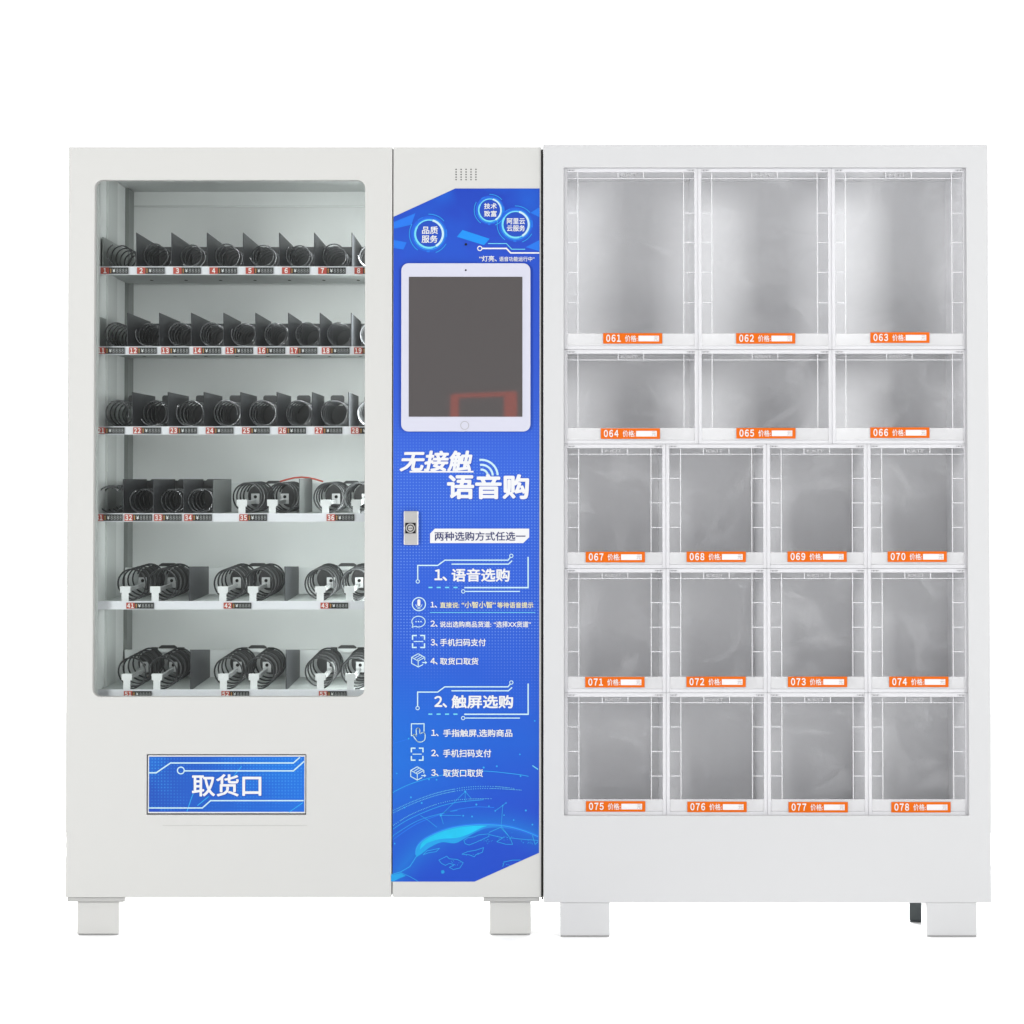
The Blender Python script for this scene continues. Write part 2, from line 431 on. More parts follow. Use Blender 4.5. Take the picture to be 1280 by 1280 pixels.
# liner
RW = .70                                   # rear wall of the chamber
b = MB()
b.box(IN_L - .010, IN_L, .05, RW, IN_B, IN_T, 'liner')
b.box(IN_R, IN_R + .010, .05, RW, IN_B, IN_T, 'liner')
b.box(IN_L - .010, IN_R + .010, .05, RW + .01, IN_T + .0005, IN_T + .010, 'liner')
b.box(IN_L - .010, IN_R + .010, .05, RW + .01, IN_B - .010, IN_B - .0005, 'liner')
b.box(IN_L - .010, IN_R + .010, RW + .0005, RW + .01, IN_B, IN_T, 'liner')
b.box(IN_L + .0, IN_R - .0, RW - .006, RW + .0002, Z(257, RW), Z(259, RW), 'rail')       # seam of the top rear sheet
b.build('interior_liner', vm)
b = MB()
b.box(IN_L + .0003, IN_L + .005, .055, .185, IN_B + .001, IN_T - .001, 'liner')
b.box(IN_L + .0003, IN_L + .009, .20, .375, IN_B + .001, IN_T - .001, 'rail')
b.box(IN_L + .0003, IN_L + .004, .39, .57, IN_B + .001, IN_T - .001, 'liner')
b.build('side_rail', vm)
b = MB(); b.box(IN_L + .0003, IN_L + .012, .585, RW - .008, IN_B + .001, IN_T - .001, 'post'); b.build('corner_post', vm)

# slim unseen bar added to brighten the chamber, hidden behind the door frame
for lx_, sgn, pw in ((IN_R - .022, -1, 7.5),):
    b = MB(); b.box(lx_ - .008, lx_ + .008, .062, .078, Z(862), Z(236), 'rail')
    bar = b.build('fill_bar', vm)
    zc = (Z(862) + Z(236)) / 2
    la = area('fill_bar_lamp', (lx_ + sgn * .012, .084, zc), (lx_ + sgn * .35, .60, zc), .012, 1.15, pw, (.97, 1.0, 1.0))
    la.parent = bar

b = MB(); b.box(IN_L + .03, IN_R - .05, .062, .078, IN_T - .008, IN_T - .0005, 'rail'); bar = b.build('fill_bar', vm)  # second unseen bar, added to brighten the top compartment
la = area('fill_bar_lamp', ((IN_L + IN_R) / 2 + .03, .0795, IN_T - .006), ((IN_L + IN_R) / 2 + .03, .58, IN_T - .30), IN_R - IN_L - .24, .004, .75, (.98, 1.0, 1.0)); la.parent = bar

# display door
b = MB()
o_l, o_r = X(84.2), X(490.0)
b.plate([(o_l, zb), (o_r, zb), (o_r, zt), (o_l, zt)],
        [prect(117, 225, 455.8, 871, 0, .019), prect(184.8, 943, 383.6, 1018.6)], 0.0, .035, 'paint')
door = b.build('display_door', vm, bevel=.0016)
b = MB(); b.box(X(113), X(459), .012, .018, Z(875), Z(221), 'glass')
# the pane sits in a rebate behind the door skin
for f in b.bm.verts: f.co.y += .024
b.build('window_glass', door)
b = MB(); b.pbox(205, 1031.8, 385, 1032.2, -.0004, .0, 'plate'); b.build('pressed_seam', door)
b = MB(); b.pbox(180, 938, 388, 1024, .0365, .05, 'gap'); b.build('flap_recess', door)
b = MB()
b.pbox(186.0, 944.3, 382.6, 1017.0, .004, .022, 'white_ink', d=0)
flap = b.build('collection_flap', vm, bevel=.001)
b = MB(); yf = .0032
b.poly([(187.6, 946), (381.2, 946), (381.2, 1015), (187.6, 1015)], yf, 'flap_film')
G = lambda x, y: (180 + x / 6.095, 935 + y / 6.095)
yl = yf - .0005
b.poly([G(45, 466), G(130, 466), G(120, 482), G(45, 482)], yl, 'deep_ink')
for p, w in (([(42, 190), (100, 190), (210, 115), (1143, 115), (1192, 72)], 1.6), ([(318, 175), (1143, 175), (1225, 102)], 1.6),
             ([(42, 458), (452, 458), (515, 402), (1222, 402)], 1.6)):
    b.line([G(*q) for q in p], w, yl, 'ice_ink')
for p in ([(335, 485), (370, 380), (400, 300)], [(415, 440), (500, 370)], [(690, 215), (750, 140)], [(1110, 490), (1215, 418)]):
    b.line([G(*q) for q in p], 1.0, yl + .0001, 'glow_ink')
b.arc(*G(288, 172), 4.2, 1.4, yl, 'ice_ink')
a, c = G(372, 200), G(900, 370)
b.text('取货口', a[0] + .6, a[1] + .6, c[0] + .6, c[1] + .7, yl - .0003, 'deep_ink', bold=.022)
b.text('取货口', a[0], a[1], c[0], c[1], yl - .0006, 'white_ink', bold=.018)
b.build('printed_front', flap, recalc=False)

# control column door
b = MB()
b.plate([(X(491.3), zb), (X(676.4), zb), (X(676.4), zt), (X(491.3), zt)], [], 0.0, .035, 'paint')
cd = b.build('control_door', vm, bevel=.0016)
b = MB()
b.poly([(491.6, 271), (569, 235.6), (674.6, 235.6), (673.6, 1066), (593.5, 1102), (491.4, 1102)], -.0006, 'film')
b.build('blue_film', cd, recalc=False)
b = MB()
for gx in (569.9, 576.2, 582.4, 588.6, 594.8):
    for gy in (211.7, 215, 218.2, 221.4, 224.6): b.disc(gx, gy, .85, -.0005, 'hole', 10)
b.build('speaker_grille', cd, recalc=False)

Y1, Y2, Y3 = -.0011, -.0015, -.0019
def curve(pts, nseg=40):
    out = []
    P = [pts[0]] + pts + [pts[-1]]
    for j in range(1, len(P) - 2):
        for q in range(8):
            t = q / 8; p0, p1, p2, p3 = P[j - 1], P[j], P[j + 1], P[j + 2]
            out.append(tuple(.5 * (2 * p1[i] + (p2[i] - p0[i]) * t + (2 * p0[i] - 5 * p1[i] + 4 * p2[i] - p3[i]) * t * t + (3 * p1[i] - p0[i] - 3 * p2[i] + p3[i]) * t ** 3) for i in (0, 1)))
    return out + [pts[-1]]
# background artwork of the film
for p in ([(571, 296), (578, 287.5), (612, 298.5), (605, 306.5)], ):
    b = MB(); b.poly(p, Y1, 'sky_ink'); b.build('printed_patch', cd, recalc=False)
for p in ([(492, 277.5), (519, 266.5), (514, 281), (492, 286)], [(663, 266), (674.5, 259), (674.5, 271.5)], [(657, 309), (674.5, 300), (674.5, 314)],
          [(492, 300), (508, 303), (504, 312), (492, 310)]):
    b = MB(); b.poly(p, Y1, 'mid_ink'); b.build('printed_patch', cd, recalc=False)
G8 = lambda x, y: (480 + x / 6.095, 970 + y / 6.095)
b = MB()
limb = [(245, 600), (252, 548), (300, 490), (400, 435), (520, 395), (650, 375), (780, 370), (920, 380), (1060, 415), (1174, 462)]
low = [(1174, 478), (1060, 430), (920, 397), (800, 395), (720, 420), (610, 480), (540, 512), (440, 505), (350, 545), (300, 585), (248, 620)]
b.poly(curve([G8(*q) for q in limb]) + curve([G8(*q) for q in low]), Y1, 'globe_ink')
b.poly(curve([G8(*q) for q in [(275, 560), (300, 500), (400, 442), (520, 402), (650, 382), (780, 378), (740, 395), (650, 440), (560, 470), (430, 480), (330, 510)]]), Y1 - .0002, 'globe_bright')
b.line(curve([(q[0], q[1] - .9) for q in [G8(*q) for q in limb]]), 2.2, Y1 + .0002, 'mid_ink')
b.line(curve([G8(*q) for q in limb]), .9, Y1 - .0003, 'glow_ink')
b.poly([G8(*q) for q in [(58, 755), (130, 738), (170, 760), (120, 780), (75, 803), (58, 803)]], Y1, 'globe_ink')
b.line([G8(*q) for q in [(248, 615), (200, 690), (130, 730), (60, 750)]], .9, Y1, 'glow_ink')
b.line([G8(*q) for q in [(130, 735), (200, 765), (265, 803)]], .6, Y1, 'glow_ink')
for c in ([(610, 490), (640, 470), (690, 462), (720, 448), (800, 440), (800, 460), (760, 478), (700, 505), (650, 525), (620, 515), (610, 490)],
          [(595, 595), (640, 575), (700, 565), (760, 545), (750, 580), (700, 600), (690, 615), (650, 600), (595, 595)],
          [(420, 640), (480, 610), (500, 630), (560, 635), (605, 660), (580, 700), (530, 712), (500, 695), (540, 675), (500, 665), (470, 680), (440, 665), (420, 640)],
          [(300, 600), (330, 570), (380, 560), (425, 550), (400, 575), (340, 585), (300, 600)],
          [(800, 430), (890, 390), (960, 470), (980, 520), (930, 520), (860, 500), (905, 470), (800, 445)],
          [(905, 690), (915, 655), (980, 640), (1040, 640)], [(960, 470), (1040, 480), (1174, 490)], [(1130, 450), (1150, 520), (1174, 500)]):
    b.line([G8(*q) for q in c], .7, Y1 - .0004, 'glow_ink')
rnd = random.Random(3)
for (cx, cy, sx, sy, nn) in ((780, 490, 50, 15, 16), (920, 480, 60, 40, 18), (560, 660, 70, 40, 12), (450, 730, 15, 12, 6), (1100, 505, 90, 14, 14), (680, 595, 50, 14, 7), (940, 665, 40, 20, 7)):
    for _ in range(nn):
        q = G8(rnd.gauss(cx, sx * .5), rnd.gauss(cy, sy * .5)); q = (min(q[0], 672), q[1])
        if q[1] < 1066 + (673 - q[0]) * .45: b.disc(*q, rnd.uniform(.3, .55), Y1 - .0005, 'glow_ink', 6)
b.disc(*G8(450, 730), 2.2, Y1 - .0001, 'globe_ink')
b.build('printed_globe', cd, recalc=False)
b = MB()
cut = lambda L_: [(max(q[0], 491.8), q[1]) for q in L_]
b = MB(); b.line(cut(curve([G8(x, y - 853) for x, y in [(55, 985), (200, 915), (380, 860), (560, 828), (760, 815), (1000, 838), (1100, 855)]])), .8, Y1, 'glow_ink'); b.build('printed_orbit', cd, recalc=False)
b = MB(); b.line(cut(curve([G8(*q) for q in [(70, 405), (200, 325), (400, 240), (560, 200), (760, 180)]])), .7, Y1, 'glow_ink'); b.build('printed_orbit', cd, recalc=False)
b = MB(); b.line(cut(curve([G8(*q) for q in [(70, 485), (250, 365), (440, 290), (560, 255), (700, 235), (840, 240)]])), 1.1, Y1, 'mid_ink'); b.build('printed_orbit', cd, recalc=False)
b = MB(); b.line(cut(curve([G8(*q) for q in [(60, 462), (250, 345), (440, 285), (560, 262)]])), .6, Y1, 'glow_ink'); b.build('printed_orbit', cd, recalc=False)
for cpts, ph in (([(75, 262), (230, 190), (400, 130), (560, 95), (700, 80), (850, 80), (1000, 95)], 0), ([(75, 280), (230, 207), (400, 147), (560, 112), (700, 97), (850, 95), (1060, 108)], 1),
                 ([(75, 375), (200, 297), (380, 222), (520, 187), (650, 175), (830, 172)], 0)):
    cc = curve([G8(*q) for q in cpts])
    b = MB()
    for a, c in zip(cc, cc[1:]):
        l = math.hypot(c[0] - a[0], c[1] - a[1]); nn = max(1, int(l / 1.6))
        for j in range(nn):
            t = j / nn; b.disc(a[0] + (c[0] - a[0]) * t, a[1] + (c[1] - a[1]) * t, .5, Y1 - .0002, 'cyan_ink', 6)
    b.build('printed_orbit', cd, recalc=False)
for p in ([(435, 300), (620, 118), (665, 170)], [(435, 300), (590, 300)], [(848, 265), (930, 205)], [(905, 225), (893, 380), (960, 470)], [(620, 118), (620, 200)],
          [(280, 300), (330, 330), (405, 390)], [(435, 300), (455, 365)]):
    b = MB(); b.line([G8(*q) for q in p], .55, Y1 - .0001, 'glow_ink'); b.build('network_line', cd, recalc=False)
for q in [(605, 302), (672, 308), (705, 217), (930, 205), (905, 225), (848, 265), (915, 298), (988, 335), (435, 300), (620, 118), (800, 230), (290, 205), (160, 240), (85, 515),
          (1130, 370), (1080, 262), (208, 162), (345, 25), (403, 28), (1040, 0), (1148, -420), (860, -75), (760, -65), (190, -285), (100, -20), (1035, -165)]:
    b = MB(); b.disc(*G8(*q), rnd.uniform(.9, 1.4), Y1 - .0003, 'glow_ink', 10); b.build('network_node', cd, recalc=False)
b = MB(); b.line([G8(1130, -80), G8(1174, -50)], 1.2, Y1, 'cyan_ink'); b.build('network_line', cd, recalc=False)
b = MB(); b.line(cut([G8(70, -248), G8(190, -282)]), .8, Y1, 'mid_ink'); b.build('network_line', cd, recalc=False)

# round emblems
for (cx, cy, r, w, t1, t2) in ((536.1, 292.4, 17.4, 2.0, ('品质', 527.3, 283, 547.2, 292.6), ('服务', 526.8, 294, 546.8, 303.6)),
                              (612.3, 262.7, 13.9, 1.5, ('技术', 605, 254, 621, 261.4), ('致富', 605, 263.3, 620.7, 271)),
                              (644.6, 280.7, 16.4, 1.9, ('阿里云', 633.6, 272.8, 656.3, 280.4), ('云服务', 633.6, 281.5, 656.3, 289.2))):
    b = MB(); e_ = .00006 * (cx > 600) + .00006 * (cx > 630); W1, W2, W3 = Y1 - e_, Y2 - e_, Y3 - e_
    b.disc(cx, cy, r, W1 - .0001, 'deep_ink', 40)
    b.disc(cx, cy, r * 1.30, W1 + .0002, 'halo_ink', 40); b.disc(cx, cy, r * 1.14, W1, 'mid_ink', 40)
    b.arc(cx, cy, r, w * .75, W2, 'cyan_ink', n=60); b.arc(cx, cy, r, w * 1.35, W2 - .0002, 'ice_ink', -60, 75, 60); b.arc(cx, cy, r, w * 1.2, W2 - .0002, 'cyan_ink', 150, 285, 60)
    b.arc(cx, cy, r * 1.14, .6, W2, 'glow_ink', 200, 300); b.arc(cx, cy, r * 1.14, .6, W2, 'glow_ink', -60, 70)
    b.arc(cx, cy, r * 1.42, .8, W2, 'glow_ink', 150, 235); b.arc(cx, cy, r * 1.42, .8, W2, 'glow_ink', 40, 92); b.arc(cx, cy, r * 1.42, .8, W2, 'glow_ink', 290, 330)
    b.arc(cx, cy, r * 1.26, 2.0, W2, 'mid_ink', 350, 375); b.arc(cx, cy, r * 1.26, 2.2, W2, 'mid_ink', 262, 272); b.arc(cx, cy, r * 1.26, 1.4, W2, 'mid_ink', 110, 130)
    b.text(*t1, W3, 'white_ink', bold=.018); b.text(*t2, W3, 'white_ink', bold=.018)
    b.build('round_emblem', cd, recalc=False)
# status light line
b = MB()
b.arc(599.7, 310.6, 2.7, 1.2, Y2, 'white_ink', n=20)
b.line([(602.8, 310.6), (633, 310.6), (638.3, 316.2), (674.4, 316.2)], 1.8, Y2, 'white_ink')
b.line([(610, 304.5), (633, 304.5), (639.7, 311.6), (656.5, 311.6)], .9, Y2, 'cyan_ink')
b.text('“灯亮、', 599, 319.6, 621, 327, Y2, 'white_ink', bold=.018); b.text('语音功能运行中”', 624, 320.8, 668.2, 326.8, Y2, 'white_ink', bold=.014)
b.build('status_caption', cd, recalc=False)
b = MB(); b.cyl(X(582.2), Z(305.6), .003, -.0022, .0, 'lens', 16); b.build('status_lens', cd)
# headline
G5 = lambda x, y: (480 + x / 6.095, 500 + y / 6.095)
b = MB()
def T5(s, x0, y0, x1, y1, k='white_ink', bold=.02, yy=Y2, shear=0.0, G_=G5):
    a, c = G_(x0, y0), G_(x1, y1); b.text(s, a[0], a[1], c[0], c[1], yy, k, bold=bold, shear=shear)
T5('无接触', 124, 391, 680, 551, 'deep_ink', .033, Y2 + .0002, .16); T5('无接触', 118, 385, 674, 545, 'white_ink', .033, Y2, .16)
b.line([G5(195, 546), G5(682, 546)], 2.0, Y2 - .0002, 'white_ink')
T5('语音购', 486, 570, 1112, 762, 'deep_ink', .033, Y2 + .0002); T5('语音购', 480, 564, 1106, 756, 'white_ink', .033)
c = G5(742, 580)
for r in (20.4, 14.2, 8.2): b.arc(*c, r, 2.6, Y2, 'ice_ink', 3, 97)
b.build('headline', cd, recalc=False)
b = MB()
b.poly([G5(352, 1018), G5(388, 980), G5(1106, 980), G5(1106, 1046), G5(1060, 1090), G5(352, 1090)], Y2, 'white_ink')
T5('两种选购方式任选一', 386, 1003, 1078, 1072, 'navy_ink', .014, Y3)
b.build('choice_banner', cd, recalc=False)

def heading(dy, txt, x1):
    global b
    H = lambda x, y: (480 + x / 6.095, 680 + y / 6.095 + dy)
    b = MB()
    b.arc(*H(258, 285), 2.1, 1.0, Y2, 'ice_ink', n=18); b.arc(*H(970, 90), 2.1, 1.0, Y2, 'ice_ink', n=18); b.arc(*H(604, 361), 2.1, 1.0, Y2, 'ice_ink', n=18)
    b.line([H(258, 270), H(258, 163), H(410, 163), H(465, 123), H(945, 123), H(962, 102)], 1.5, Y2, 'ice_ink')
    b.line([H(515, 153), H(948, 153), H(976, 127)], 1.5, Y2, 'ice_ink')
    b.line([H(1098, 98), H(1098, 332), H(612, 332)], 1.7, Y2, 'ice_ink')
    b.line([H(618, 361), H(1036, 361)], 1.3, Y2, 'ice_ink')
    for q in ((340, 370), (402, 433), (466, 497), (530, 561)): b.line([H(q[0], 331), H(q[1], 331)], 1.6, Y2, 'cyan_ink')
    T5(txt[:2], 385, 192, 482, 282, 'white_ink', .028, G_=H); T5(txt[2:], 515, 186, x1, 287, 'white_ink', .026, G_=H)
    b.build('section_heading', cd, recalc=False)
heading(0, '1、语音选购', 958)
heading(158.3, '2、触屏选购', 984)
G6 = lambda x, y: (480 + x / 6.095, 680 + y / 6.095)
G7 = lambda x, y: (480 + x / 6.095, 830 + y / 6.095)
def instruction(G_, parts, rule=None):
    global b
    b = MB()
    for (t_, x0, y0, x1, y1, k_, w_) in parts: T5(t_, x0, y0, x1, y1, k_, w_, G_=G_)
    if rule: b.line([G_(*rule[0]), G_(*rule[1])], .7, Y2, 'cyan_ink')
    b.build('instruction_line', cd, recalc=False)
WI, YI = 'white_ink', 'yellow_ink'
instruction(G6, [('1、', 355, 440, 405, 486, WI, .022), ('直接说:', 427, 443, 575, 488, YI, .017), ('“小智小智”', 592, 438, 852, 488, YI, .017), ('等待语音提示', 862, 443, 1138, 488, YI, .017)], ((350, 522), (1152, 522)))
instruction(G6, [('2、', 355, 583, 410, 632, WI, .022), ('说出选购商品货道:', 427, 588, 818, 635, WI, .017), ('“选择XX货道”', 836, 588, 1118, 635, WI, .017)])
instruction(G6, [('3、', 357, 724, 410, 776, WI, .022), ('手机扫码支付', 428, 721, 776, 778, WI, .017)])
instruction(G6, [('4、', 355, 868, 410, 918, WI, .022), ('取货口取货', 428, 866, 720, 920, WI, .017)])
instruction(G7, [('1、', 362, 500, 418, 550, WI, .022), ('手指触屏,选购商品', 452, 497, 978, 557, WI, .017)])
instruction(G7, [('2、', 362, 652, 418, 705, WI, .022), ('手机扫码支付', 452, 650, 817, 710, WI, .017)])
instruction(G7, [('3、', 362, 802, 418, 855, WI, .022), ('取货口取货', 452, 800, 755, 860, WI, .017)])
# icons
b = MB(); c = G6(267, 458); b.arc(*c, 8.2, 1.3, Y2, 'ice_ink', n=36)
b.poly([(c[0] + 1.9 * cos(t), c[1] - 1.7 + (2.4 if sin(t) > 0 else -2.4) * 1 + 1.9 * sin(t)) for t in [2 * pi * q / 20 for q in range(20)]], Y2, 'white_ink')
b.arc(c[0], c[1] + .3, 3.8, .8, Y2, 'ice_ink', 180, 360); b.line([(c[0], c[1] + 4.2), (c[0], c[1] + 5.8)], .9, Y2, 'ice_ink'); b.line([(c[0] - 2, c[1] + 5.8), (c[0] + 2, c[1] + 5.8)], .8, Y2, 'ice_ink')
b.build('microphone_icon', cd, recalc=False)
b = MB(); c = G6(264, 591); b.arc(*c, 8.3, 1.1, Y2, 'ice_ink', -120, 215, 40, ry=6.7)
b.line([(c[0] - 6.9, c[1] + 3.7), (c[0] - 8.0, c[1] + 7.2), (c[0] - 4.2, c[1] + 5.8)], 1.0, Y2, 'ice_ink')
for q in (-3.1, 0, 3.1): b.disc(c[0] + q, c[1], .9, Y2, 'ice_ink', 10)
b.build('speech_icon', cd, recalc=False)
def scan_icon(x0, y0, x1, y1):
    b = MB(); q = (x1 - x0) * .36
    for sx, x in ((1, x0), (-1, x1)):
        for sy, y in ((1, y0), (-1, y1)):
            b.line([(x + sx * q, y), (x, y), (x, y + sy * q)], 1.7, Y2, 'ice_ink')
    b.line([(x0 + 1.5, (y0 + y1) / 2), (x1 - 1.5, (y0 + y1) / 2)], 1.1, Y2, 'ice_ink')
    b.build('scan_icon', cd, recalc=False)
scan_icon(*G6(219, 697), *G6(310, 788)); scan_icon(*G7(211, 641), *G7(299, 732))
def box_icon(cx, cy):
    b = MB(); w, h = 8.2, 8.3
    P = lambda u, v: (cx + u * w, cy + v * h)
    b.line([P(0, -1), P(1, -.45), P(1, .0)], 1.1, Y2, 'ice_ink'); b.line([P(.75, .62), P(0, 1), P(-1, .45), P(-1, -.45), P(0, -1)], 1.1, Y2, 'ice_ink')
    b.line([P(-1, -.45), P(0, .1), P(1, -.45)], 1.0, Y2, 'ice_ink'); b.line([P(0, .1), P(0, 1)], 1.0, Y2, 'ice_ink')
    b.line([P(-.25, -.05), P(.62, -.6)], .9, Y2, 'ice_ink'); b.line([P(-.62, -.25), P(.3, -.8)], .9, Y2, 'ice_ink')
    b.line([P(.62, .33), P(1.2, .33)], 1.3, Y2, 'ice_ink'); b.poly([P(1.05, .1), P(1.38, .33), P(1.05, .56)], Y2 - .0001, 'ice_ink')
    b.build('parcel_icon', cd, recalc=False)
box_icon(*G6(262, 886)); box_icon(*G7(256, 833))
b = MB()
b.line([G7(228, 545), G7(211, 545), G7(211, 455), G7(307, 455), G7(307, 515)], 1.3, Y2, 'ice_ink')
b.line(curve([G7(*q) for q in [(250, 540), (248, 500), (262, 488), (274, 500), (276, 528), (300, 522), (314, 535), (312, 575), (290, 592), (262, 592), (245, 575), (225, 545), (238, 537), (250, 550)]]), 1.2, Y2 - .0001, 'ice_ink')
b.build('touch_icon', cd, recalc=False)
# lock
b = MB()
b.pbox(504.8, 638.8, 523, 681.2, -.012, .0, 'steel'); lock = b.build('door_lock', vm, bevel=.0015)
b = MB(); b.pbox(506.9, 653.4, 519.9, 666.6, -.0145, -.0121, 'lens', d=0)
b.cyl(X(513.4), Z(660), .0112, -.017, -.0146, 'steel', 30); b.cyl(X(513.4), Z(660), .0085, -.0182, -.0171, 'lens', 30); b.cyl(X(513.4), Z(660), .0062, -.0192, -.0183, 'steel', 30)
b.pbox(511, 659.6, 516, 660.4, -.0197, -.0193, 'lens', d=0)
b.build('lock_cylinder', lock)
# tablet
b = MB(); b.plate(prect(501.6, 329.4, 663.0, 539.4, 0, .017), [], -.010, -.0022, 'tablet'); tab = b.build('tablet', vm, bevel=.0022)
b = MB(); b.plate(prect(511, 346.3, 653, 521, 0, .001), [], -.0106, -.0101, 'screen'); b.build('screen', tab)
b = MB(); b.cyl(X(580.9), Z(531.8), .0107, -.0104, -.0101, 'tablet', 30)
b.arc(580.9, 531.8, 5.0, .7, -.0107, 'pad', n=40); b.build('home_button', tab)
b = MB(); b.cyl(X(582.2), Z(338), .0022, -.0105, -.0101, 'lens', 14); b.build('camera_lens', tab)
# legs
def leg(px0, px1, py0, d0, d1, parent, k='paint', name='leg', plate=None, pyb=1170.3):
    b = MB(); x0, x1 = XL(px0, d0), XL(px1, d0); zt_ = Z(py0)
    b.box(x0, x1, d0, d1, .003, zt_, k); b.box(x0 + .002, x1 - .002, d0 + .003, d1 - .003, 0, .003, 'pad')
    if plate: b.box(XL(plate[0], d0), XL(plate[1], d0), d0 - .012, d1 + .01, zt_, Z(1122.4), 'plate')
    return b.build(name, parent, bevel=.001)
leg(96.7, 149, 1127.3, .015, .115, vm, plate=(85, 157)); leg(612.2, 663.7, 1127.3, .015, .115, vm, plate=(604, 674.4))
leg(127, 155, 1127.3, .6, .70, vm); leg(614, 655, 1127.3, .6, .70, vm)

# ------------------------------------------------------------------ shelves with coils
DS = .062                                   # front of the shelves
YR = .575
def helix(cx, cz, r, y0, y1, turns, a0):
    n = int(turns * 28)
    return [(cx + r * cos(a0 + 2 * pi * turns * q / n), y0 + (y1 - y0) * q / n, cz + r * sin(a0 + 2 * pi * turns * q / n)) for q in range(n + 1)]
def price_tag(sh, px, num, y0, y1):
    b = MB(); d = DS - .004; yy = d
    h0, h1 = y0 + 1.2, y1 - 1.0
    q = lambda a, c, k, e: b.face([(X(a, d), yy - e, Z(h1, d)), (X(c, d), yy - e, Z(h1, d)), (X(c, d), yy - e, Z(h0, d)), (X(a, d), yy - e, Z(h0, d))], k)
    q(px, px + 10.6, 'tag_red', 0); q(px + 10.6, px + 34.6, 'tag_black', 0)
    w = 8.2 if num > 9 else 4.0
    b.text(str(num), px + 5.3 - w / 2, h0 + .9, px + 5.3 + w / 2, h1 - .9, yy - .0005, 'tag_white', bold=.03, d=d)
    q2 = lambda a, c, t, u, k: b.face([(X(a, d), yy - .0005, Z(u, d)), (X(c, d), yy - .0005, Z(u, d)), (X(c, d), yy - .0005, Z(t, d)), (X(a, d), yy - .0005, Z(t, d))], k)
    q2(px + 12.0, px + 13.2, h0 + 1.5, h1 - 1.2, 'tag_amber'); q2(px + 11.6, px + 13.6, h0 + 2.6, h0 + 3.4, 'tag_amber')
    b.text('¥', px + 15.0, h0 + 1.9, px + 18.2, h1 - 1.9, yy - .0005, 'tag_white', bold=.01, d=d, res=2)
    b.text('8888', px + 19.6, h0 + 1.7, px + 33.4, h1 - 1.6, yy - .0005, 'tag_grey', bold=0, d=d, res=2)
    b.build('price_tag', sh, recalc=False)
def shelf(y0, y1, left=116.6):
    b = MB()
    z1 = Z(y0, DS)
    b.box(IN_L + .006, IN_R - .004, DS + .006, YR + .03, z1 - .010, z1 - .004, 'shelf')
    b.box(IN_L + .006, IN_R - .004, DS + .022, DS + .03, z1 - .0115, z1 - .0102, 'shelf')
    sh = b.build('shelf', vm)
    b = MB(); b.box(X(left, DS), IN_R - .002, DS, DS + .005, Z(y1, DS), z1, 'strip'); b.build('price_strip', sh)
    # unseen fill bar added to brighten the bay below, tucked behind the price strip
    b = MB(); b.box(IN_L + .03, IN_R - .03, DS + .0062, DS + .016, z1 - .0155, z1 - .0102, 'rail'); b.build('fill_bar', sh)
    xm = (IN_L + IN_R) / 2 + .03
    la = area('fill_bar_lamp', (xm, DS + .0175, z1 - .013), (xm, DS + .5175, z1 - .013 - .28), IN_R - IN_L - .24, .004, .74, (.98, 1.0, 1.0)); la.parent = sh
    return sh, z1
def coil(sh, px, py, r, turns, a0=None, y1=YR - .03, wire=.0021, k='coil'):
    b = MB(); b.tube(helix(X(px, DS + .02), Z(py, DS + .02), r / S, DS + .02, y1, turns, random.uniform(0, 2 * pi) if a0 is None else a0), wire, k); b.build('spiral_coil', sh)
def divider(sh, px, ytop, z1, k='divider', back=YR - .02, level=False):
    b = MB(); d = DS + .012; x = X(px, d); zt_ = Z(ytop, d); zb_ = Z(ytop, back) if level else zt_
    b.box(x - .0009, x + .0009, d, back, z1 - .0035, zt_, k)
    for v in b.bm.verts:
        if v.co.y > .3 and v.co.z > z1 + .01: v.co.z = zb_
    b.build('divider_plate', sh)
def underside_holes(sh, z1, xs, py):
    for px in xs:
        b = MB(); b.face([(X(px, YR - .15) + .0045 * cos(t), YR - .12 + .02 * sin(t), z1 - .0108) for t in [2 * pi * q / 10 for q in range(10)]], 'hole')
        b.build('screw_hole', sh, recalc=False)
# row of eight
sh, z1 = shelf(333, 343.4, 119.8)
for k in range(8):
    coil(sh, 146 + 45 * k, 318.6, 14.3, 5.5, wire=.0018, k='coil_steel'); price_tag(sh, 124.8 + 45.4 * k, k + 1, 333, 343.4)
for px in (169.4, 213.6, 258, 303.2, 348.4, 392.3, 439.4): divider(sh, px, 290.8, z1)
divider(sh, 127.3, 296, z1, 'divider_light')
b = MB(); b.box(X(158, DS), IN_R - .01, YR - .018, YR + .01, z1 - .0035, Z(291, DS), 'motor'); b.build('motor_housing', sh)
underside_holes(sh, z1, [187 + 43.3 * k for k in range(7)], 350)
# row of nine
sh, z1 = shelf(433, 443.4)
for k in range(9):
    coil(sh, 143 + 40 * k, 417.6, 14.6, 7, wire=.0017, k='coil_steel'); price_tag(sh, 120.6 + 40.2 * k, k + 11, 433, 443.4)
for px in (158.5, 198.5, 238.5, 279, 319, 360, 399.7, 438.7): divider(sh, px, 391, z1)
divider(sh, 123.5, 396, z1, 'divider_light')
b = MB(); b.box(X(153, DS), IN_R - .01, YR - .018, YR + .01, z1 - .0035, Z(393, DS), 'motor'); b.build('motor_housing', sh)
underside_holes(sh, z1, [178 + 38.8 * k for k in range(8)], 447)
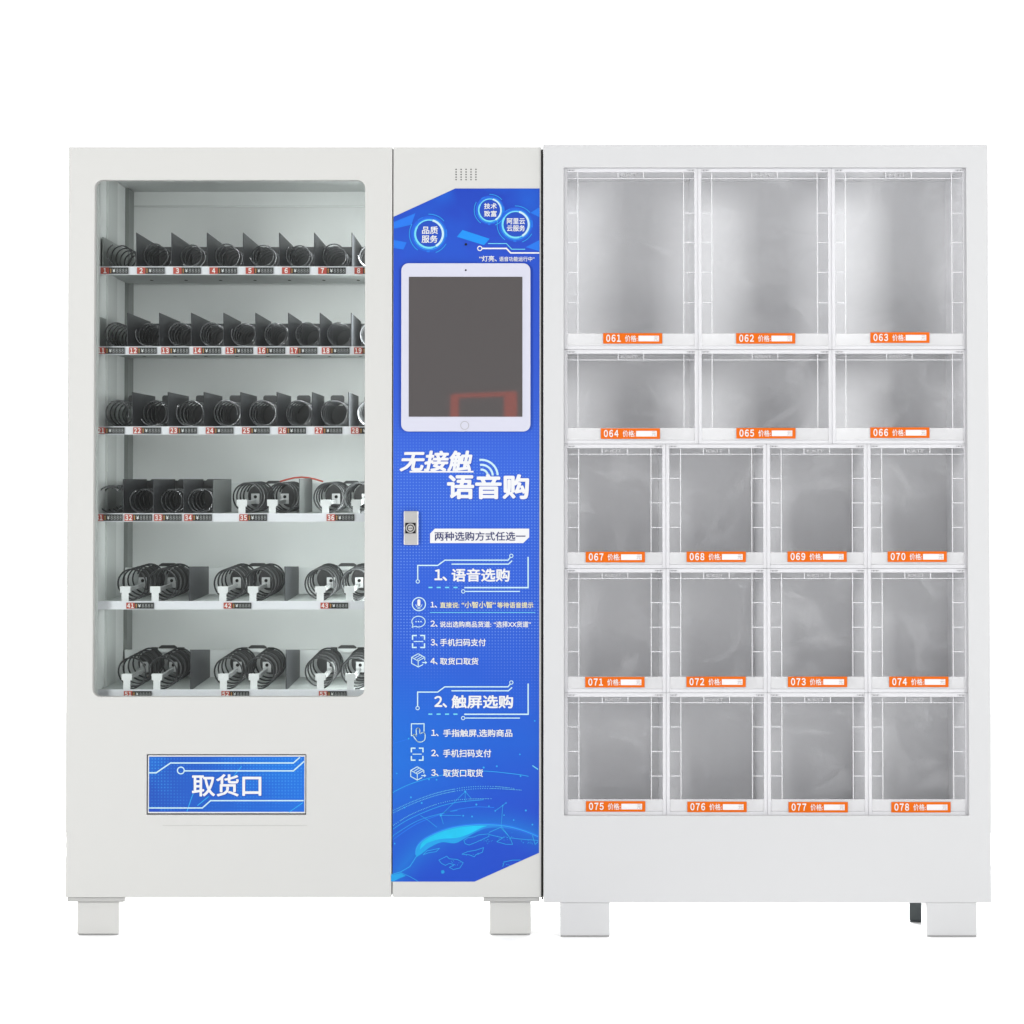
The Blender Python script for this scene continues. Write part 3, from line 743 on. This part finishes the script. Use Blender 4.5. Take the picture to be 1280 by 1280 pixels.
# second row of eight
sh, z1 = shelf(533, 543.2)
for k in range(8):
    coil(sh, 145 + 45.3 * k, 516.3, 16, 5.6, wire=.0019, k='coil_steel'); price_tag(sh, 120.8 + 45.4 * k, k + 21, 533, 543.2)
for px in (165, 209.7, 254.6, 300.4, 345.9, 390, 435.5): divider(sh, px, 490, z1)
divider(sh, 121.5, 495, z1, 'divider_light')
b = MB(); b.box(X(156, DS), IN_R - .01, YR - .018, YR + .01, z1 - .0035, Z(502, DS), 'motor')
b.box(X(127, DS), IN_R - .01, YR - .022, YR - .0185, Z(501, DS), Z(497, DS), 'motor_white'); b.build('motor_housing', sh)
for k in range(8):
    b = MB(); b.plate(prect(162 + 42 * k, 494.5, 179 + 42 * k, 504, YR, .006), [], YR - .03, YR - .0225, 'motor'); b.build('motor_cap', sh)

def lever(sh, px, ytop, z1):
    """white product stop: a bent front plate, an arm running back and an end plate with a hole"""
    b = MB(); d = DS + .008; x = X(px, d); zt_ = Z(ytop, d); zm = Z(ytop + 8, d)
    b.box(x - .0125, x + .0125, d, d + .003, zm, zt_, 'clip'); b.box(x - .0085, x + .0085, d + .0002, d + .0032, z1 - .0035, zm, 'clip')
    b.box(x - .012, x + .012, d + .0032, d + .02, zt_ - .003, zt_ - .0003, 'clip')
    b.box(x + .006, x + .0125, d + .0202, d + .27, zt_ - .012, zt_ - .003, 'clip_grey')
    b.box(x + .0, x + .0205, d + .2702, d + .274, zt_ - .014, zt_ + .012, 'clip_grey'); b.cyl(x + .0105, zt_ + .004, .0042, d + .2692, d + .2701, 'hole', 14)
    b.build('product_stop', sh)
def motor_disc(sh, px, py, r):
    b = MB(); d = YR - .05; b.cyl(X(px, DS + .02), Z(py, DS + .02), r / S, YR - .06, YR - .0185, 'cap_black'); b.build('motor_disc', sh)
def white_back(sh, px0, px1, ytop, z1):
    b = MB(); b.box(X(px0, YR), X(px1, YR), YR - .018, YR + .004, z1 - .0035, Z(ytop, YR), 'motor_white')
    return b.build('motor_bracket', sh)
def cap(sh, px0, px1, y0, y1):
    b = MB(); d = YR - .03
    b.plate([(X(px0, d), Z(y1, d)), (X(px1, d), Z(y1, d)), (X(px1, d), Z(y0 + 2.4, d)), (X(px1 - 3.5, d), Z(y0, d)), (X(px0 + 3.5, d), Z(y0, d)), (X(px0, d), Z(y0 + 2.4, d))], [], d, d + .012, 'cap_black')
    for s in (px0 - 9, px1 + 1):
        b.box(X(s, d), X(s + 8, d), d, d + .010, Z(y1 + 9, d), Z(y1 - 1.5, d), 'cap_black')
    b.box(X(px0, d), X(px1, d), d - .003, d - .001, Z(y1 + 4.5, d), Z(y1 + .2, d), 'motor_white')
    b.build('motor_cap', sh)
# mixed row: four single lanes and two wide ones
sh, z1 = shelf(641.6, 652.2)
for k, (px, r) in enumerate(((136, 16.8), (176, 14.6), (212.5, 14.6), (248.5, 14.8))):
    coil(sh, px, 641.6 - r - .3, r, 5, k='coil_steel'); price_tag(sh, (119, 155.8, 192.8, 230.4)[k], 31 + k, 641.6, 652.2)
for px in (154.3, 192, 229.6): divider(sh, px, 600, z1)
divider(sh, 266.7, 600, z1, 'divider_mid'); divider(sh, 374.2, 598.5, z1, 'divider_mid'); divider(sh, 120.5, 603, z1, 'divider_light')
b = MB(); b.box(X(142, DS), X(262, DS), YR - .018, YR + .01, z1 - .0035, Z(602, DS), 'motor'); b.build('motor_housing', sh)
white_back(sh, 272, 460, 604, z1)
for px in (153, 189.5, 224, 259):
    b = MB(); b.plate(prect(px, 598.8, px + 30, 608, YR, .006), [], YR - .03, YR - .0225, 'motor'); b.build('motor_cap', sh)
for px, cl, num, tg in ((307, 302.5, 0, 0), (350, 340.5, 35, 299.3), (409, 407, 0, 0), (447, 445.5, 36, 408.4)):
    coil(sh, px, 622.6, 18.9, 4.7, a0=-pi / 2); motor_disc(sh, px, 622.6, 16); lever(sh, cl, 624.5, z1)
    if num: price_tag(sh, tg, num, 641.6, 652.2)
cap(sh, 332, 352, 601, 604.5); cap(sh, 429, 450, 601, 604.5)
b = MB(); pts = [(X(350 + 9 * q, .5), .5 + .004 * sin(q), Z(602 - 5.5 * sin(pi * q / 6), .5)) for q in range(7)]; b.tube(pts, .0022, 'tag_red'); b.build('motor_wire', sh)
# two wide rows
for (t0, t1, cy, r, stops, cxs, tags, nums, pl, ptop, ct) in (
        (751.3, 761.8, 731.6, 19.4, (157, 194.5, 279, 316.5, 400.5, 437), (162.5, 201, 284, 321.5, 398.5, 444), (158.5, 280, 401), (41, 42, 43), (237, 356.4), 708, 733),
        (861.8, 873.5, 842.5, 18.9, (159.5, 197, 280, 318, 401, 438.5), (163, 202, 284, 323.5, 398.5, 444), (156, 277.6, 399.2), (51, 52, 53), (239, 358.2), 812, 842.4)):
    sh, z1 = shelf(t0, t1)
    for i in range(6):
        coil(sh, cxs[i], cy, r, 4.7, a0=-pi / 2); motor_disc(sh, cxs[i], cy, 16); lever(sh, stops[i], ct, z1)
    for i in range(3): price_tag(sh, tags[i], nums[i], t0 + .8, t1 - (1.5 if t1 > 870 else 0))
    for px in pl: divider(sh, px, ptop, z1, 'divider', level=True)
    divider(sh, 119.5, ptop + 2, z1, 'divider_light')
    white_back(sh, 158, 458, (709.5 if t0 < 800 else 812), z1)
    e = 0 if t0 < 800 else 102.7
    for px in (199, 311, 423): cap(sh, px, px + 23, 704 + e, 708 + e)

# ================================================================== locker cabinet
lk = root('locker_cabinet', 'white locker cabinet with clear plastic doors carrying numbered orange price labels', 'locker cabinet')
FY = -.014
b = MB()
lx0, lx1, lz0, lz1 = X(679.2, FY), X(1236.6, FY), Z(1128.6, FY), Z(181, FY)
ox0, ox1, oz0, oz1 = X(705, FY), X(1209.3, FY), Z(1019.5, FY), Z(209.5, FY)
b.plate([(lx0, lz0), (lx1, lz0), (lx1, lz1), (lx0, lz1)], [[(ox0, oz0), (ox1, oz0), (ox1, oz1), (ox0, oz1)]], FY, FY + .025, 'paint_cool')
b.build('front_frame', lk, bevel=.0016)
b = MB(); LB = .56
b.box(lx0 + .0005, lx0 + .012, FY + .0255, LB, lz0, lz1, 'paint_cool'); b.box(lx1 - .012, lx1 - .0005, FY + .0255, LB, lz0, lz1, 'paint_cool')
b.box(lx0 + .0125, lx1 - .0125, FY + .0255, LB, lz1 - .012, lz1 - .0003, 'paint_cool'); b.box(lx0 + .0125, lx1 - .0125, FY + .0255, LB, lz0 + .0003, lz0 + .012, 'paint_cool')
b.box(lx0 + .0125, lx1 - .0125, LB - .012, LB - .0003, lz0 + .0125, lz1 - .0125, 'paint_cool')
b.build('cabinet_body', lk)
def lleg(px0, px1, d0, d1, k):
    b = MB(); b.box(XL(px0, d0), XL(px1, d0), d0, d1, .004, lz0 - .0002, k); b.box(XL(px0, d0) + .001, XL(px1, d0) - .001, d0 + .001, d1 - .001, 0, .004, 'pad' if k != 'dark_leg' else k)
    b.build('leg', lk, bevel=.0008)
lleg(700.3, 762.3, FY + .0006, FY + .095, 'paint_cool'); lleg(1158.2, 1221, FY + .0006, FY + .095, 'paint_cool')
lleg(704, 745, .42, .51, 'dark_leg'); lleg(1137, 1172, .225, .315, 'dark_leg')

rows = [(210, 437, 3), (437, 555, 3), (555, 710.5, 4), (710.5, 866, 4), (866, 1019.3, 4)]
c3 = [705, 873, 1040.5, 1209.2]; c4 = [705, 832.3, 958.3, 1084, 1209.2]
lab = {61: (791, 423), 62: (957.5, 423), 63: (1125.5, 422), 64: (788, 542), 65: (957.5, 541.5), 66: (1125, 540.8), 67: (769, 696.3), 68: (895, 696), 69: (1021, 695.8), 70: (1146, 695.8),
       71: (768.3, 852.7), 72: (894.5, 852.3), 73: (1021, 852.3), 74: (1147.3, 852.3), 75: (769, 1008), 76: (895.3, 1008.6), 77: (1021.3, 1009), 78: (1149.3, 1009)}
DY = FY + .012                               # front of the plastic doors
num = 61
for (ry0, ry1, nc) in rows:
    cols = c3 if nc == 3 else c4
    for ci in range(nc):
        a0, a1 = cols[ci] + .15, cols[ci + 1] - .15; r0, r1 = ry0 + .15, ry1 - .15
        d = DY
        PX = lambda p: X(p, d)
        PZ = lambda p: Z(p, d)
        # bin behind the door
        b = MB(); yb0, yb1 = DY + .012, DY + .34; t = .0018
        x0, x1, z0, z1 = PX(a0) + .0006, PX(a1) - .0006, PZ(r1) + .0006, PZ(r0) - .0006
        b.box(x0, x0 + t, yb0, yb1, z0, z1, 'bin_wall'); b.box(x1 - t, x1, yb0, yb1, z0, z1, 'bin_wall')
        b.box(x0 + t, x1 - t, yb0, yb1, z0, z0 + t, 'bin_wall'); b.box(x0 + t, x1 - t, yb0, yb1, z1 - t, z1, 'bin_wall')
        b.box(x0, x1, yb1 + .0002, yb1 + .004, z0, z1, 'bin_back')
        b.build('locker_bin', lk)
        # door: rim
        b = MB(); w = 4.2
        b.box(PX(a0), PX(a0 + w), d, d + .010, PZ(r1), PZ(r0), 'milky'); b.box(PX(a1 - w), PX(a1), d, d + .010, PZ(r1), PZ(r0), 'milky')
        b.box(PX(a0 + w + .05), PX(a1 - w - .05), d, d + .010, PZ(r0 + 5), PZ(r0), 'milky')
        b.box(PX(a0 + w + .05), PX(a1 - w - .05), d, d + .008, PZ(r1), PZ(r1 - 4.5), 'milky')
        b.box(PX(a0 + w + .05), PX(a1 - w - .05), d + .001, d + .006, PZ(r1 - 4.6), PZ(r1 - 20), 'haze_plastic')
        dr = b.build('locker_door', lk, bevel=.0006)
        b = MB(); b.box(PX(a0 + w + .05), PX(a1 - w - .05), d + .002, d + .005, PZ(r1 - 20.1), PZ(r0 + 5.1), 'pane'); b.build('clear_pane', dr)
        # inner ridges and short ribs
        b = MB(); g = 17.5 if nc == 3 else 18.3
        for xx in (a0 + g, a1 - g): b.box(PX(xx - .45), PX(xx + .45), d + .0052, d + .009, PZ(r1 - 20), PZ(r0 + 5.5), 'rib')
        h = r1 - r0
        ticks = {227: (56, 92.5, 130, 168), 118: (), 155: (42.8, 73.5, 104.2), 153: (42.8, 73.5, 104.2)}
        tk = min(ticks, key=lambda q: abs(q - h)); 
        for ty in ticks[tk]:
            for xx0, xx1 in ((a0 + w + .2, a0 + g - .6), (a1 - g + .6, a1 - w - .2)):
                b.box(PX(xx0), PX(xx1), d + .0052, d + .008, PZ(r0 + ty + .45), PZ(r0 + ty - .45), 'rib')
        b.box(PX(a0 + w + .2), PX(a1 - w - .2), d + .0092, d + .0115, PZ(r0 + 13), PZ(r0 + 12.2), 'rib')
        b.build('moulded_rib', dr)
        # vent clip with the moulded mark at the top
        b = MB(); cx = (a0 + a1) / 2
        for s in (-16.5, 15.5): b.box(PX(cx + s), PX(cx + s + .9), d + .0006, d + .0018, PZ(r0 + 12), PZ(r0 + 5.2), 'rib')
        b.text('KKIT', cx - 12.5, r0 + 6.6, cx + 9, r0 + 10.6, d + .0012, 'moulded_grey', bold=.01, d=d)
        b.build('moulded_mark', dr)
        for s0 in (a0 + 4.5, a1 - 13.5):
            b = MB()
            for q in range(5): b.box(PX(s0 + q * 2), PX(s0 + q * 2 + (1.3 if q % 2 else .8)), d - .0012, d - .0002, PZ(r0 + (3.6 if q % 2 else 3.0)), PZ(r0 + 2.0), 'hinge')
            b.build('hinge_knuckle', dr)
        # label
        lx, ly = lab[num]; b = MB(); yy = d - .0008
        q = lambda u0, v0, u1, v1, k, e: b.face([(PX(lx + u0), yy - e, PZ(ly + v1)), (PX(lx + u1), yy - e, PZ(ly + v1)), (PX(lx + u1), yy - e, PZ(ly + v0)), (PX(lx + u0), yy - e, PZ(ly + v0))], k)
        q(-37, -6.6, 37, 6.6, 'orange', 0); q(7.2, -3.4, 33, 3.7, 'label_white', .0004)
        b.text('0%d' % num, lx - 33.2, ly - 4.8, lx - 14.8, ly + 4.4, yy - .0004, 'label_white', bold=.03, d=d)
        b.text('价格:', lx - 9.6, ly - 4.0, lx + 6.0, ly + 4.2, yy - .0004, 'label_white', bold=.012, d=d, res=2)
        b.text('元', lx + 26.6, ly - 2.8, lx + 32, ly + 3.0, yy - .0008, 'label_mark', bold=.0, d=d, res=2)
        b.build('price_label', dr, recalc=False)
        num += 1

# red frame stand behind the photographer: the dark tablet glass mirrors its top
YM = 8.5
rs = root('frame_stand', 'red square-topped frame stand mirrored faintly at the bottom of the dark tablet screen', 'stand')
b = MB(); x0, x1, x2, x3 = X(563, YM), X(573.5, YM), X(630, YM), X(646.5, YM); zt_ = Z(489, YM); zi = Z(497.5, YM)
b.plate([(x0, .0), (x1, .0), (x1, zi), (x2, zi + .008), (x2, .0), (x3, .0), (x3, zt_ - .01), (x3 - .012, zt_), (x2 - .03, zt_ - .005), (x0 + .012, zt_ - .014), (x0, zt_ - .026)], [], -YM - .03, -YM, 'red_frame')
b.build('frame', rs, bevel=.003)
b = MB(); b.box(x0 - .02, x3 + .02, -YM - .25, -YM + .22, -.0008, .012, 'red_frame'); b.build('foot_plate', rs)
